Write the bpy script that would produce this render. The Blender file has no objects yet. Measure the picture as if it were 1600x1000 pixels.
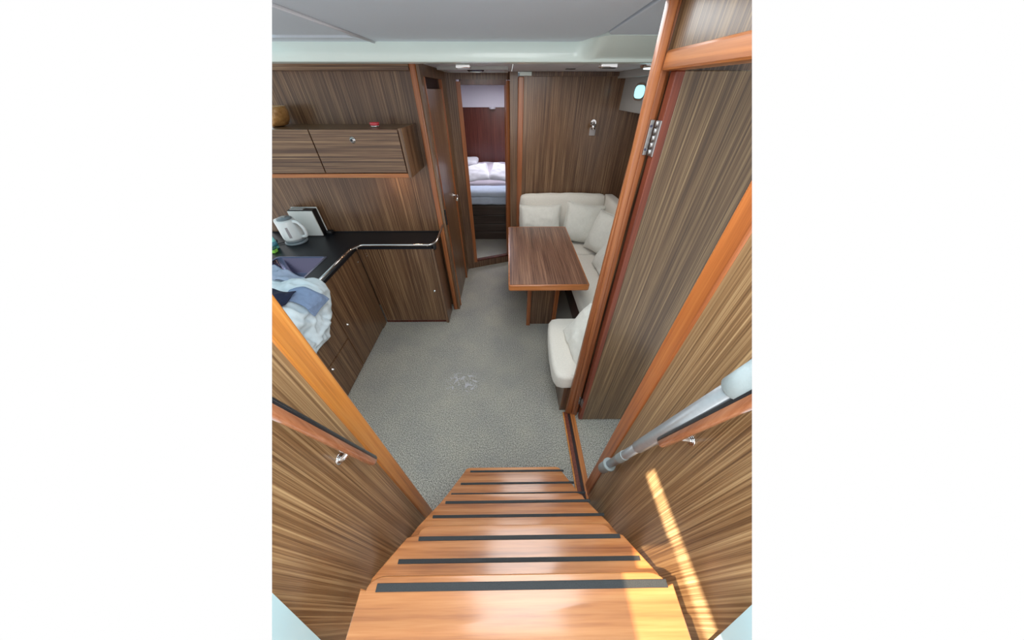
import bpy, bmesh, math, random
from mathutils import Vector, Matrix, noise
random.seed(3)
SC = bpy.context.scene
COL = SC.collection
PI = math.pi

# ------------------------------------------------------------------ camera, world, sun, exposure
FPX = 409.0
PITCH = math.atan2(360, 409)
YAW = math.atan2(6, 409 / math.cos(PITCH))
cam_d = bpy.data.cameras.new('camera')
cam_d.sensor_width = 36.0
cam_d.lens = FPX / 1600 * 36
cam_d.clip_start = 0.02
cam = bpy.data.objects.new('camera', cam_d)
COL.objects.link(cam)
cam.location = (0, 0, 2.0)
cam.rotation_euler = (PI / 2 - PITCH, 0, -YAW)
SC.camera = cam

w = bpy.data.worlds.new('world')
SC.world = w
w.use_nodes = True
w.node_tree.nodes['Background'].inputs[0].default_value = (1.0, 1.0, 1.0, 1)
w.node_tree.nodes['Background'].inputs[1].default_value = 1.0

SC.view_settings.view_transform = 'Standard'
SC.view_settings.look = 'None'
SC.view_settings.exposure = 0.0
SC.view_settings.gamma = 1.0
SC.view_settings.use_curve_mapping = False

sun_d = bpy.data.lights.new('sun', 'SUN')
sun_d.energy = 32.0
sun_d.angle = math.radians(0.6)
sun_d.color = (1.0, 0.93, 0.76)
sun = bpy.data.objects.new('sun', sun_d)
COL.objects.link(sun)
sun.rotation_euler = Vector((1.0, 0.22, -2.09)).to_track_quat('-Z', 'Y').to_euler()


def area(name, loc, sx, sy, energy, color=(1, 1, 1), aim=(0, 0, -1)):
    d = bpy.data.lights.new(name, 'AREA')
    d.shape = 'RECTANGLE'
    d.size, d.size_y = sx, sy
    d.energy = energy
    d.color = color
    o = bpy.data.objects.new(name, d)
    COL.objects.link(o)
    o.location = loc
    o.rotation_euler = Vector(aim).to_track_quat('-Z', 'Y').to_euler()
    return o


area('companionway_daylight', (0.0, -0.95, 1.65), 1.0, 1.1, 9, (1.0, 0.98, 0.95), (0, 1.0, 0.02))
area('hatch_daylight', (0.03, 0.30, 2.375), 0.62, 1.1, 13, (0.97, 0.99, 1.0))
area('saloon_fill', (0.1, 1.45, 2.19), 0.7, 0.6, 7, (0.93, 0.97, 1.0))  # added fill light for the saloon, no opening in the headliner here
area('settee_fill', (0.25, 2.9, 2.12), 0.5, 0.4, 7, (1.0, 0.97, 0.93))  # added fill light that brightens the settee
area('berth_skylight', (-0.2, 5.3, 2.06), 0.5, 0.5, 22, (0.92, 0.90, 1.0))
area('galley_lamp', (-0.98, 2.42, 1.485), 0.07, 0.07, 0.7, (1.0, 0.66, 0.38))

# ------------------------------------------------------------------ materials
M = {}


def nodes(name):
    m = bpy.data.materials.new(name)
    m.use_nodes = True
    nt = m.node_tree
    return m, nt, nt.nodes['Principled BSDF']


def ramp(nt, fac, stops):
    r = nt.nodes.new('ShaderNodeValToRGB')
    el = r.color_ramp.elements
    while len(el) < len(stops):
        el.new(0.5)
    for e, (p, c) in zip(el, stops):
        e.position = p
        e.color = (*c, 1)
    nt.links.new(fac, r.inputs[0])
    return r.outputs[0]


def nz(nt, vec, scale, detail=2, rough=0.5, dist=0.0):
    n = nt.nodes.new('ShaderNodeTexNoise')
    n.inputs['Scale'].default_value = scale
    n.inputs['Detail'].default_value = detail
    n.inputs['Roughness'].default_value = rough
    n.inputs['Distortion'].default_value = dist
    nt.links.new(vec, n.inputs['Vector'])
    return n.outputs['Fac']


def mapped(nt, scale, loc=(0, 0, 0)):
    tc = nt.nodes.new('ShaderNodeTexCoord')
    mp = nt.nodes.new('ShaderNodeMapping')
    mp.inputs['Scale'].default_value = scale
    mp.inputs['Location'].default_value = loc
    nt.links.new(tc.outputs['Object'], mp.inputs['Vector'])
    return mp.outputs[0]


def mixv(nt, a, b, f, mode='MIX'):
    mx = nt.nodes.new('ShaderNodeMix')
    mx.data_type = 'RGBA'
    mx.blend_type = mode
    mx.inputs['Factor'].default_value = f
    nt.links.new(a, mx.inputs['A'])
    nt.links.new(b, mx.inputs['B'])
    return mx.outputs['Result']


def wood(name, axis, dark, mid, light, across=130, along=1.3, rough=0.34, contrast=1.0, coat=0.25, seed=0.0, tone=7.0, spread=0.13):
    """straight-grained veneer: fine streaks along AXIS over slow tone changes"""
    m, nt, b = nodes(name)
    i = 'xyz'.index(axis)
    s = [across] * 3
    s[i] = along
    s2 = [tone * 2.2] * 3
    s2[i] = 0.35
    s3 = [across * 0.33] * 3
    s3[i] = along * 0.5
    v1 = mapped(nt, s, (seed, seed, seed))
    v2 = mapped(nt, s2, (seed, seed + 3, seed))
    v3 = mapped(nt, s3, (seed + 7, seed, seed))
    f1 = nz(nt, v1, 1.0, 4.0, 0.72, 0.1)
    f3 = nz(nt, v3, 1.0, 2.0, 0.5, 0.25)
    f2 = nz(nt, v2, 1.0, 2.0, 0.5, 0.1)
    ma = nt.nodes.new('ShaderNodeMath'); ma.operation = 'MULTIPLY_ADD'
    nt.links.new(f1, ma.inputs[0]); ma.inputs[1].default_value = 0.84
    mb = nt.nodes.new('ShaderNodeMath'); mb.operation = 'MULTIPLY'
    nt.links.new(f3, mb.inputs[0]); mb.inputs[1].default_value = 0.16
    nt.links.new(mb.outputs[0], ma.inputs[2])
    k = spread / contrast
    c = ramp(nt, ma.outputs[0], [(0.5 - k, dark), (0.5, mid), (0.5 + k, light)])
    t = ramp(nt, f2, [(0.3, (0.82, 0.80, 0.78)), (0.7, (1.14, 1.14, 1.13))])
    c = mixv(nt, c, t, 1.0, 'MULTIPLY')
    nt.links.new(c, b.inputs['Base Color'])
    b.inputs['Roughness'].default_value = rough
    b.inputs['Coat Weight'].default_value = coat
    b.inputs['Coat Roughness'].default_value = 0.16
    bp = nt.nodes.new('ShaderNodeBump')
    bp.inputs['Strength'].default_value = 0.12
    bp.inputs['Distance'].default_value = 0.001
    nt.links.new(f1, bp.inputs['Height'])
    nt.links.new(bp.outputs[0], b.inputs['Normal'])
    M[name] = m
    return m


def plain(name, col, rough=0.5, metal=0.0, bump=0.0, bscale=60, var=0.0, coat=0.0, sheen=0.0, spec=0.5):
    m, nt, b = nodes(name)
    v = mapped(nt, (1, 1, 1))
    n = nz(nt, v, bscale, 4, 0.6)
    lo = tuple(max(0, c * (1 - var)) for c in col)
    hi = tuple(min(1, c * (1 + var)) for c in col)
    nt.links.new(ramp(nt, n, [(0.3, lo), (0.7, hi)]), b.inputs['Base Color'])
    b.inputs['Roughness'].default_value = rough
    b.inputs['Metallic'].default_value = metal
    b.inputs['Coat Weight'].default_value = coat
    b.inputs['Sheen Weight'].default_value = sheen
    b.inputs['Specular IOR Level'].default_value = spec
    if bump:
        bp = nt.nodes.new('ShaderNodeBump')
        bp.inputs['Strength'].default_value = bump
        bp.inputs['Distance'].default_value = 0.004
        nt.links.new(n, bp.inputs['Height'])
        nt.links.new(bp.outputs[0], b.inputs['Normal'])
    M[name] = m
    return m


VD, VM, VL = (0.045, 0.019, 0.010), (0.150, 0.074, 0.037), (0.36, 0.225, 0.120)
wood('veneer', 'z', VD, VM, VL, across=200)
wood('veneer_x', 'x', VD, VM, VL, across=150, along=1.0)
wood('veneer_lit', 'z', (0.11, 0.052, 0.024), (0.34, 0.195, 0.090), (0.66, 0.45, 0.235), across=190, along=0.9, rough=0.34, spread=0.17)  # lighter copy of the veneer, stronger light near the steps painted in
wood('veneer_dark', 'z', (0.05, 0.022, 0.014), (0.13, 0.068, 0.040), (0.28, 0.17, 0.095))
wood('veneer_shaded', 'z', (0.045, 0.022, 0.011), (0.135, 0.078, 0.038), (0.32, 0.22, 0.115), across=190, spread=0.16)  # darker copy of the veneer, head compartment shade put into the colour
wood('mahogany', 'z', (0.045, 0.012, 0.010), (0.10, 0.028, 0.020), (0.17, 0.055, 0.035), contrast=0.7, rough=0.25)
wood('table_veneer', 'y', (0.075, 0.032, 0.024), (0.21, 0.10, 0.065), (0.38, 0.21, 0.13), across=150)
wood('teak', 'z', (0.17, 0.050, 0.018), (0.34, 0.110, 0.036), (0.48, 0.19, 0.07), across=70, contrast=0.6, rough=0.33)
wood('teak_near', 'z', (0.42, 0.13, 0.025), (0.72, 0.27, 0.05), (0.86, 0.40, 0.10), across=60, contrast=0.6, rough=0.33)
wood('teak_x', 'x', (0.25, 0.075, 0.022), (0.46, 0.155, 0.042), (0.62, 0.26, 0.08), across=70, contrast=0.6)
wood('teak_y', 'y', (0.28, 0.08, 0.022), (0.52, 0.18, 0.05), (0.68, 0.28, 0.085), across=60, contrast=0.6)
wood('tread', 'x', (0.26, 0.075, 0.022), (0.56, 0.215, 0.070), (0.72, 0.34, 0.13), across=45, along=1.6, contrast=0.55, rough=0.27, tone=9, coat=1.0)
wood('teak_red', 'z', (0.32, 0.085, 0.025), (0.54, 0.165, 0.042), (0.68, 0.26, 0.075), across=60, contrast=0.6, rough=0.33)
wood('stile', 'z', (0.09, 0.018, 0.009), (0.19, 0.042, 0.020), (0.28, 0.08, 0.038), across=70, contrast=0.6, coat=0.0, rough=0.45)
wood('olive_wood', 'x', (0.30, 0.13, 0.04), (0.48, 0.24, 0.08), (0.6, 0.34, 0.13), across=60, contrast=0.7)
wood('slat_dark', 'x', (0.03, 0.02, 0.017), (0.055, 0.038, 0.03), (0.09, 0.065, 0.05), across=60, contrast=0.7)

plain('ceiling_vinyl', (0.66, 0.73, 0.81), 0.55, bump=0.15, bscale=300, var=0.03)
plain('liner', (0.62, 0.62, 0.66), 0.6, bump=0.1, bscale=200, var=0.02)
plain('gelcoat', (0.80, 0.92, 0.87), 0.22, var=0.02, bscale=3, coat=0.3)
plain('gelcoat_white', (0.62, 0.90, 0.99), 0.25, var=0.02, bscale=3)
plain('liner_grey', (0.42, 0.42, 0.41), 0.55, var=0.03)
plain('upholstery', (0.80, 0.76, 0.69), 0.8, bump=0.25, bscale=90, var=0.05, sheen=0.2)
plain('pillow_cloth', (0.80, 0.79, 0.73), 0.8, bump=0.3, bscale=40, var=0.04, sheen=0.2)
plain('sheet', (0.60, 0.72, 0.88), 0.8, bump=0.3, bscale=14, var=0.06)
plain('duvet', (0.58, 0.54, 0.62), 0.8, bump=0.3, bscale=9, var=0.06)
plain('bed_pillow', (0.72, 0.74, 0.78), 0.8, bump=0.3, bscale=14, var=0.05)
plain('countertop', (0.010, 0.011, 0.015), 0.38, var=0.35, bscale=350, spec=0.25)
plain('chrome', (0.75, 0.74, 0.74), 0.12, 1.0)
plain('hinge_steel', (0.40, 0.40, 0.40), 0.38, 1.0)
plain('steel', (0.12, 0.12, 0.19), 0.24, 1.0, bump=0.05, bscale=200)
plain('black_plastic', (0.012, 0.012, 0.014), 0.35)
plain('rubber', (0.028, 0.032, 0.036), 0.55, bump=0.4, bscale=500, var=0.3)
plain('kettle_white', (0.80, 0.84, 0.85), 0.22, coat=0.5)
plain('kettle_grey', (0.20, 0.24, 0.27), 0.3)
plain('kettle_gauge', (0.33, 0.31, 0.33), 0.2)
plain('board_white', (0.78, 0.80, 0.78), 0.4)
plain('soap_blue', (0.22, 0.62, 0.60), 0.25, coat=0.4)
plain('soap_label', (0.06, 0.22, 0.30), 0.4)
plain('sponge_green', (0.30, 0.72, 0.10), 0.9, bump=0.6, bscale=120, var=0.15)
plain('sponge_dark', (0.04, 0.14, 0.10), 0.95, bump=0.8, bscale=200, var=0.3)
plain('white_cotton', (0.74, 0.84, 0.90), 0.85, bump=0.35, bscale=30, var=0.03)
plain('blue_cotton', (0.24, 0.33, 0.52), 0.85, bump=0.4, bscale=40, var=0.08)
plain('grey_cotton', (0.38, 0.45, 0.60), 0.85, bump=0.4, bscale=40, var=0.08)
plain('navy_cotton', (0.010, 0.014, 0.045), 0.85, bump=0.4, bscale=40, var=0.2)
plain('red_tin', (0.72, 0.05, 0.07), 0.25, coat=0.5)
plain('pole_grey', (0.44, 0.47, 0.50), 0.30, 0.55, var=0.05)
plain('pole_cap', (0.38, 0.45, 0.47), 0.55, bump=0.3, bscale=250)
plain('rail_black', (0.022, 0.022, 0.026), 0.22, coat=0.5)
plain('paper', (0.45, 0.42, 0.42), 0.7)
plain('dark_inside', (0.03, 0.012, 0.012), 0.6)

# glass of the porthole: a lit pane (daylight through obscured glass)
m, nt, b = nodes('porthole_glass')
b.inputs['Base Color'].default_value = (0.5, 0.9, 1.0, 1)
b.inputs['Roughness'].default_value = 0.1
b.inputs['Emission Color'].default_value = (0.45, 0.92, 1.0, 1)
b.inputs['Emission Strength'].default_value = 1.1
M['porthole_glass'] = m
m, nt, b = nodes('lamp_glass')
b.inputs['Base Color'].default_value = (0.9, 0.95, 1.0, 1)
b.inputs['Emission Color'].default_value = (0.85, 0.97, 1.0, 1)
b.inputs['Emission Strength'].default_value = 1.3
M['lamp_glass'] = m

m, nt, b = nodes('smoked')  # tint of the added pane that weakens the sun
tr = nt.nodes.new('ShaderNodeBsdfTransparent')
tr.inputs[0].default_value = (0.62, 0.56, 0.50, 1)
mxs = nt.nodes.new('ShaderNodeMixShader')
mxs.inputs[0].default_value = 0.08
nt.links.new(tr.outputs[0], mxs.inputs[1])
nt.links.new(b.outputs[0], mxs.inputs[2])
nt.links.new(mxs.outputs[0], nt.nodes['Material Output'].inputs[0])
b.inputs['Base Color'].default_value = (0.02, 0.02, 0.02, 1)
M['smoked'] = m

# carpet: fine woven ribs, mottled, with pale scuffs in the middle of the saloon
m, nt, b = nodes('carpet')
v = mapped(nt, (1, 1, 1))
f = nz(nt, v, 150, 3, 0.75)
g = nz(nt, v, 3.0, 3, 0.55)
wv = nt.nodes.new('ShaderNodeTexWave')
wv.inputs['Scale'].default_value = 28
wv.inputs['Distortion'].default_value = 0.6
wv.inputs['Detail Scale'].default_value = 6
wv.bands_direction = 'X'
nt.links.new(v, wv.inputs['Vector'])
c1 = ramp(nt, f, [(0.38, (0.14, 0.134, 0.122)), (0.5, (0.375, 0.358, 0.322)), (0.62, (0.68, 0.65, 0.575))])
c2 = ramp(nt, g, [(0.3, (0.86, 0.87, 0.90)), (0.7, (1.08, 1.07, 1.03))])
c3 = ramp(nt, wv.outputs['Fac'], [(0.0, (0.86, 0.86, 0.86)), (1.0, (1.08, 1.08, 1.08))])
c = mixv(nt, mixv(nt, c1, c2, 1.0, 'MULTIPLY'), c3, 1.0, 'MULTIPLY')
vs = mapped(nt, (5, 7, 1), (2.1, -9.9, 0))
ln = nt.nodes.new('ShaderNodeVectorMath'); ln.operation = 'LENGTH'
nt.links.new(vs, ln.inputs[0])
near = ramp(nt, ln.outputs['Value'], [(0.6, (1, 1, 1)), (1.0, (0, 0, 0))])
sm = ramp(nt, nz(nt, v, 20, 3, 0.55, 1.5), [(0.57, (0, 0, 0)), (0.61, (1, 1, 1))])
msk = mixv(nt, near, sm, 1.0, 'MULTIPLY')
mx = nt.nodes.new('ShaderNodeMix'); mx.data_type = 'RGBA'
nt.links.new(msk, mx.inputs['Factor'])
nt.links.new(c, mx.inputs['A'])
mx.inputs['B'].default_value = (0.50, 0.49, 0.52, 1)
nt.links.new(mx.outputs['Result'], b.inputs['Base Color'])
b.inputs['Roughness'].default_value = 0.95
b.inputs['Specular IOR Level'].default_value = 0.15
bp = nt.nodes.new('ShaderNodeBump')
bp.inputs['Strength'].default_value = 0.4
bp.inputs['Distance'].default_value = 0.002
nt.links.new(f, bp.inputs['Height'])
nt.links.new(bp.outputs[0], b.inputs['Normal'])
M['carpet'] = m

# ------------------------------------------------------------------ mesh helpers (all coordinates are world metres)


def box(x0, x1, y0, y1, z0, z1, bev=0.0, bm=None, seg=2):
    own = bm is None
    bm = bm or bmesh.new()
    vs = [bm.verts.new((x, y, z)) for x in (x0, x1) for y in (y0, y1) for z in (z0, z1)]
    fs = [(0, 1, 3, 2), (4, 6, 7, 5), (0, 4, 5, 1), (2, 3, 7, 6), (0, 2, 6, 4), (1, 5, 7, 3)]
    faces = [bm.faces.new([vs[i] for i in f]) for f in fs]
    if bev:
        es = list({e for f in faces for e in f.edges})
        bmesh.ops.bevel(bm, geom=es, offset=bev, segments=seg, affect='EDGES', profile=0.5)
    return bm


def seg_box(p0, p1, t0, t1, z0, z1, bm=None):
    """a box standing on the plan segment p0-p1, offset t0..t1 to the segment's left"""
    bm = bm or bmesh.new()
    d = Vector((p1[0] - p0[0], p1[1] - p0[1])).normalized()
    n = Vector((-d.y, d.x))
    pts = [(p0, t0), (p1, t0), (p1, t1), (p0, t1)]
    lo = [bm.verts.new((p[0] + n.x * t, p[1] + n.y * t, z0)) for p, t in pts]
    hi = [bm.verts.new((p[0] + n.x * t, p[1] + n.y * t, z1)) for p, t in pts]
    bm.faces.new(lo[::-1]); bm.faces.new(hi)
    for i in range(4):
        bm.faces.new((lo[i], lo[(i + 1) % 4], hi[(i + 1) % 4], hi[i]))
    return bm


def prism(poly, a0, a1, axis='z', bev=0.0, bm=None):
    """POLY (2D) extruded along AXIS from a0 to a1"""
    bm = bm or bmesh.new()

    def P(p, a):
        return {'z': (p[0], p[1], a), 'y': (p[0], a, p[1]), 'x': (a, p[0], p[1])}[axis]
    lo = [bm.verts.new(P(p, a0)) for p in poly]
    hi = [bm.verts.new(P(p, a1)) for p in poly]
    n = len(poly)
    fs = [bm.faces.new(lo[::-1]), bm.faces.new(hi)]
    for i in range(n):
        fs.append(bm.faces.new((lo[i], lo[(i + 1) % n], hi[(i + 1) % n], hi[i])))
    bmesh.ops.recalc_face_normals(bm, faces=fs)
    if bev:
        es = list(set(fs[0].edges) | set(fs[1].edges))
        bmesh.ops.bevel(bm, geom=es, offset=bev, segments=3, affect='EDGES', profile=0.5)
    return bm


def tube(path, r, seg=12, bm=None, radii=None):
    bm = bm or bmesh.new()
    P = [Vector(p) for p in path]
    rings = []
    up = None
    for i, p in enumerate(P):
        d = (P[min(i + 1, len(P) - 1)] - P[max(i - 1, 0)]).normalized()
        if up is None:
            up = d.orthogonal().normalized()
        up = (up - d * up.dot(d)).normalized()
        sd = d.cross(up)
        rr = radii[i] if radii else r
        rings.append([bm.verts.new(p + (up * math.cos(a) + sd * math.sin(a)) * rr) for a in [2 * PI * k / seg for k in range(seg)]])
    for a, b_ in zip(rings, rings[1:]):
        for k in range(seg):
            bm.faces.new((a[k], a[(k + 1) % seg], b_[(k + 1) % seg], b_[k])).smooth = True
    bm.faces.new(rings[0][::-1]); bm.faces.new(rings[-1])
    return bm


def lathe(cx, cy, prof, seg=28, bm=None, sx=1.0, sy=1.0):
    bm = bm or bmesh.new()
    rings = []
    for r, z in prof:
        if r < 1e-5:
            rings.append([bm.verts.new((cx, cy, z))])
        else:
            rings.append([bm.verts.new((cx + r * sx * math.cos(2 * PI * k / seg), cy + r * sy * math.sin(2 * PI * k / seg), z)) for k in range(seg)])
    for a, b_ in zip(rings, rings[1:]):
        for k in range(seg):
            q = (k + 1) % seg
            if len(a) == 1 and len(b_) == 1:
                continue
            if len(a) == 1:
                f = bm.faces.new((a[0], b_[q], b_[k]))
            elif len(b_) == 1:
                f = bm.faces.new((a[k], a[q], b_[0]))
            else:
                f = bm.faces.new((a[k], a[q], b_[q], b_[k]))
            f.smooth = True
    if len(rings[0]) > 1:
        bm.faces.new(rings[0][::-1])
    if len(rings[-1]) > 1:
        bm.faces.new(rings[-1])
    bmesh.ops.recalc_face_normals(bm, faces=bm.faces[:])
    return bm


def arc(path, r=0.05, n=5):
    """round the inner corners of a polyline"""
    P = [Vector(p) for p in path]
    out = [P[0]]
    for a, b_, c in zip(P, P[1:], P[2:]):
        u, v2 = (a - b_).normalized(), (c - b_).normalized()
        s, e = b_ + u * r, b_ + v2 * r
        for k in range(n + 1):
            t = k / n
            out.append(s * (1 - t) ** 2 + b_ * 2 * t * (1 - t) + e * t * t)
    out.append(P[-1])
    return out


def smooth(bm, deg=20):
    for f in bm.faces:
        f.smooth = True
    bm.edges.ensure_lookup_table()
    for e in bm.edges:
        if len(e.link_faces) == 2 and e.calc_face_angle(0) > math.radians(deg):
            e.smooth = False
    return bm


def soft_box(x0, x1, y0, y1, z0, z1, r=0.04, puff=0.01, wob=0.004, cuts=9, seed=0.0):
    """a cushion: rounded box, slightly crowned and uneven"""
    bm = box(x0, x1, y0, y1, z0, z1)
    bmesh.ops.subdivide_edges(bm, edges=bm.edges[:], cuts=cuts, use_grid_fill=True)
    c = Vector(((x0 + x1) / 2, (y0 + y1) / 2, (z0 + z1) / 2))
    h = Vector(((x1 - x0) / 2, (y1 - y0) / 2, (z1 - z0) / 2))
    for v in bm.verts:
        p = v.co - c
        q = Vector([max(-h[i] + r, min(h[i] - r, p[i])) for i in range(3)])
        d = p - q
        if d.length > 1e-6:
            p = q + d.normalized() * r
        u = [1 - (p[i] / h[i]) ** 2 for i in range(3)]
        for i in range(3):
            j, k = (i + 1) % 3, (i + 2) % 3
            p[i] += math.copysign(puff, p[i]) * max(0, u[j]) * max(0, u[k]) * (abs(p[i]) / h[i])
        n_ = noise.noise_vector((c + p) * 9 + Vector((seed, 0, 0)))
        v.co = c + p + n_ * wob
    for f in bm.faces:
        f.smooth = True
    return bm


def pillow(c, w_, h_, t, rot, seed=0.0, wr=0.017):
    """a scatter cushion: thin seam all round, puffed middle, creases; returns bm and its seam"""
    bm = bmesh.new()
    N = 26
    R = rot.to_matrix() if hasattr(rot, 'to_matrix') else rot
    grids = []
    for s in (1, -1):
        g = []
        for i in range(N + 1):
            row = []
            for j in range(N + 1):
                u, v_ = i / N * 2 - 1, j / N * 2 - 1
                pin = 1 - 0.07 * (1 - abs(v_) ** 2) * abs(u) ** 3 - 0.0
                pin2 = 1 - 0.07 * (1 - abs(u) ** 2) * abs(v_) ** 3
                e = max(0, (1 - u ** 4)) * max(0, (1 - v_ ** 4))
                z = t * e ** 0.55 * s
                n_ = noise.noise(Vector((u * 2.2 + seed, v_ * 2.2, s * 3))) + 0.5 * noise.noise(Vector((u * 5 + seed, v_ * 5, s)))
                rad = abs(math.sin(4 * math.atan2(v_, u) + seed)) * (u * u + v_ * v_) * 0.35
                z += (wr * n_ - wr * rad) * e ** 0.3 * s
                row.append(Vector((u * w_ / 2 * pin, v_ * h_ / 2 * pin2, z)))
            g.append(row)
        grids.append(g)
    V = []
    for gi, g in enumerate(grids):
        vv = []
        for i in range(N + 1):
            row = []
            for j in range(N + 1):
                edge = i in (0, N) or j in (0, N)
                if gi == 1 and edge:
                    row.append(V[0][i][j])
                else:
                    row.append(bm.verts.new(Vector(c) + R @ g[i][j]))
            vv.append(row)
        V.append(vv)
    for gi, vv in enumerate(V):
        for i in range(N):
            for j in range(N):
                q = (vv[i][j], vv[i + 1][j], vv[i + 1][j + 1], vv[i][j + 1])
                f = bm.faces.new(q if gi == 0 else q[::-1])
                f.smooth = True
    loop = [(i, 0) for i in range(N)] + [(N, j) for j in range(N)] + [(i, N) for i in range(N, 0, -1)] + [(0, j) for j in range(N, 0, -1)]
    path = [Vector(c) + R @ grids[0][i][j] for i, j in loop]
    path.append(path[0].copy())
    return bm, tube(path, 0.0045, 6)


def obj(name, bm, mat, parent=None):
    """link BM (world coordinates) as ONE mesh object, origin at its parent's origin"""
    me = bpy.data.meshes.new(name)
    if parent is not None:
        p = parent
        off = Vector((0, 0, 0))
        while p is not None:
            off += p.location
            p = p.parent
        bmesh.ops.translate(bm, verts=bm.verts[:], vec=-off)
    bm.normal_update()
    bm.to_mesh(me)
    bm.free()
    me.materials.append(M[mat])
    o = bpy.data.objects.new(name, me)
    COL.objects.link(o)
    o.parent = parent
    return o


def tag(o, label, cat, group=None, kind=None):
    o['label'] = label
    o['category'] = cat
    if group:
        o['group'] = group
    if kind:
        o['kind'] = kind
    return o


def thing(name, label, cat, loc, group=None, kind=None):
    o = bpy.data.objects.new(name, None)
    o.empty_display_size = 0.05
    COL.objects.link(o)
    o.location = loc
    return tag(o, label, cat, group, kind)


def struct(name, bm, mat, label, cat):
    return tag(obj(name, bm, mat), label, cat, kind='structure')


KEEP = []

# ------------------------------------------------------------------ the setting
struct('floor', box(-2.6, 2.0, -0.3, 3.66, -0.03, 0.0), 'carpet', 'grey woven carpet covering the saloon sole', 'floor')
fb = box(-1.6, 1.2, 3.66, 6.5, -0.03, 0.0)
struct('floor', fb, 'carpet', 'strip of grey carpet beyond the cabin doorway', 'floor')

# unseen deck added to block the sun; hatch gap shaped for the wall stripe
dk = bmesh.new()


def dz(y):
    return 2.40 + 0.19 * max(y - 0.19, 0)


def deck_piece(x0, x1, y0, y1):
    lo = [dk.verts.new((x, y, dz(y))) for x, y in ((x0, y0), (x1, y0), (x1, y1), (x0, y1))]
    hi = [dk.verts.new((v.co.x, v.co.y, v.co.z + 0.04)) for v in lo]
    dk.faces.new(lo[::-1]); dk.faces.new(hi)
    for i in range(4):
        dk.faces.new((lo[i], lo[(i + 1) % 4], hi[(i + 1) % 4], hi[i]))


deck_piece(-4.5, -0.345, -0.7, -0.01)
deck_piece(-4.5, -0.222, -0.01, 0.19)
deck_piece(-0.168, 4.5, -0.7, 0.19)
deck_piece(-4.5, 4.5, 0.19, 7.0)
deck = struct('ceiling', dk, 'gelcoat_white', 'unseen white deck added to block the sun, with a narrow hatch gap', 'deck')
KEEP.append(deck)
hpn = struct('sun_dimmer', box(-0.36, -0.224, -0.7, 0.0, 2.442, 2.452), 'smoked', 'unseen smoked pane added to dim the sun on the steps', 'hatch')  # added out of view to dim sunlight falling on the treads
KEEP.append(hpn)

cl = thing('ceiling', 'grey padded headliner over the saloon aft of the white beam', 'ceiling', (0, 1.6, 2.2), kind='structure')
obj('backing', box(-2.4, 2.2, 1.0, 2.2, 2.215, 2.235), 'kettle_gauge', cl)
obj('panel', prism([(-0.718, 1.0), (0.437, 1.0), (0.437, 1.20), (0.466, 1.82), (0.40, 2.14), (-0.735, 2.14)], 2.2, 2.214, 'z', 0.004), 'ceiling_vinyl', cl)
obj('panel', prism([(-0.815, 1.0), (-0.80, 1.945), (-1.75, 1.945), (-1.75, 1.0)], 2.206, 2.214, 'z', 0.003), 'ceiling_vinyl', cl)
obj('frame', prism([(-0.733, 1.0), (-0.748, 2.14), (-2.2, 2.14), (-2.2, 1.0), (-1.77, 1.0), (-1.77, 1.965), (-0.785, 1.965), (-0.80, 1.0)], 2.199, 2.214, 'z'), 'ceiling_vinyl', cl)
obj('piping', tube([(-0.726, 1.0, 2.2), (-0.741, 2.13, 2.2)], 0.008, 8), 'liner', cl)
obj('panel', prism([(0.449, 1.0), (1.8, 1.0), (1.8, 1.875), (0.50, 1.865), (0.478, 1.82)], 2.2, 2.214, 'z', 0.004), 'ceiling_vinyl', cl)

# the pale beam: flat face, rounded lower lip, thicker at the right
bb = bmesh.new()
rings = []
xsn = [-2.2, 0.30] + [0.36 + 0.02 * k for k in range(9)] + [0.56, 2.0]
for x in xsn:
    t = min(1, max(0, (x - 0.38) / 0.12)); t = t * t * (3 - 2 * t)
    yt = 2.118 - 0.25 * t
    prof = [(yt, 2.216), (yt - 0.004, 2.198), (yt * 0.5 + 2.102 * 0.5 - 0.006, 2.165), (2.102, 2.132), (2.110, 2.120), (2.125, 2.116), (2.40, 2.126), (2.40, 2.216)]
    rings.append([bb.verts.new((x, y, z)) for y, z in prof])
for a_, b_ in zip(rings, rings[1:]):
    for k in range(8):
        bb.faces.new((a_[k], b_[k], b_[(k + 1) % 8], a_[(k + 1) % 8]))
bb.faces.new(rings[0]); bb.faces.new(rings[-1][::-1])
bmesh.ops.recalc_face_normals(bb, faces=bb.faces[:])
smooth(bb, 40)
struct('ceiling_beam', bb, 'gelcoat', 'pale mint glossy beam crossing the ceiling from side to side', 'beam')

cf = thing('ceiling', 'white ceiling liner over the dinette and the cabin doors', 'ceiling', (0, 3.0, 2.15), kind='structure')
obj('panel', box(0.04, 0.56, 2.41, 3.70, 2.135, 2.15, 0.003), 'liner', cf)
obj('panel', box(0.565, 1.9, 2.41, 3.70, 2.135, 2.15, 0.003), 'liner', cf)
obj('panel', box(-2.2, 0.035, 2.41, 3.9, 2.137, 2.15, 0.003), 'liner', cf)
obj('vent_slot', box(0.50, 0.58, 3.10, 3.16, 2.131, 2.135, 0.001), 'black_plastic', cf)
hf = bmesh.new()
for a in ((-0.56, 0.0, 2.86, 2.885), (-0.56, 0.0, 3.33, 3.355), (-0.56, -0.53, 2.885, 3.33), (-0.03, 0.0, 2.885, 3.33)):
    box(a[0], a[1], a[2], a[3], 2.118, 2.137, bm=hf)
hatch = thing('ceiling_hatch', 'low white framed ceiling hatch in front of the berth cabin door', 'hatch', (-0.28, 3.1, 2.137))
obj('frame', hf, 'liner_grey', hatch)
obj('pane', box(-0.53, -0.03, 2.885, 3.33, 2.124, 2.130), 'liner', hatch)

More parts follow.
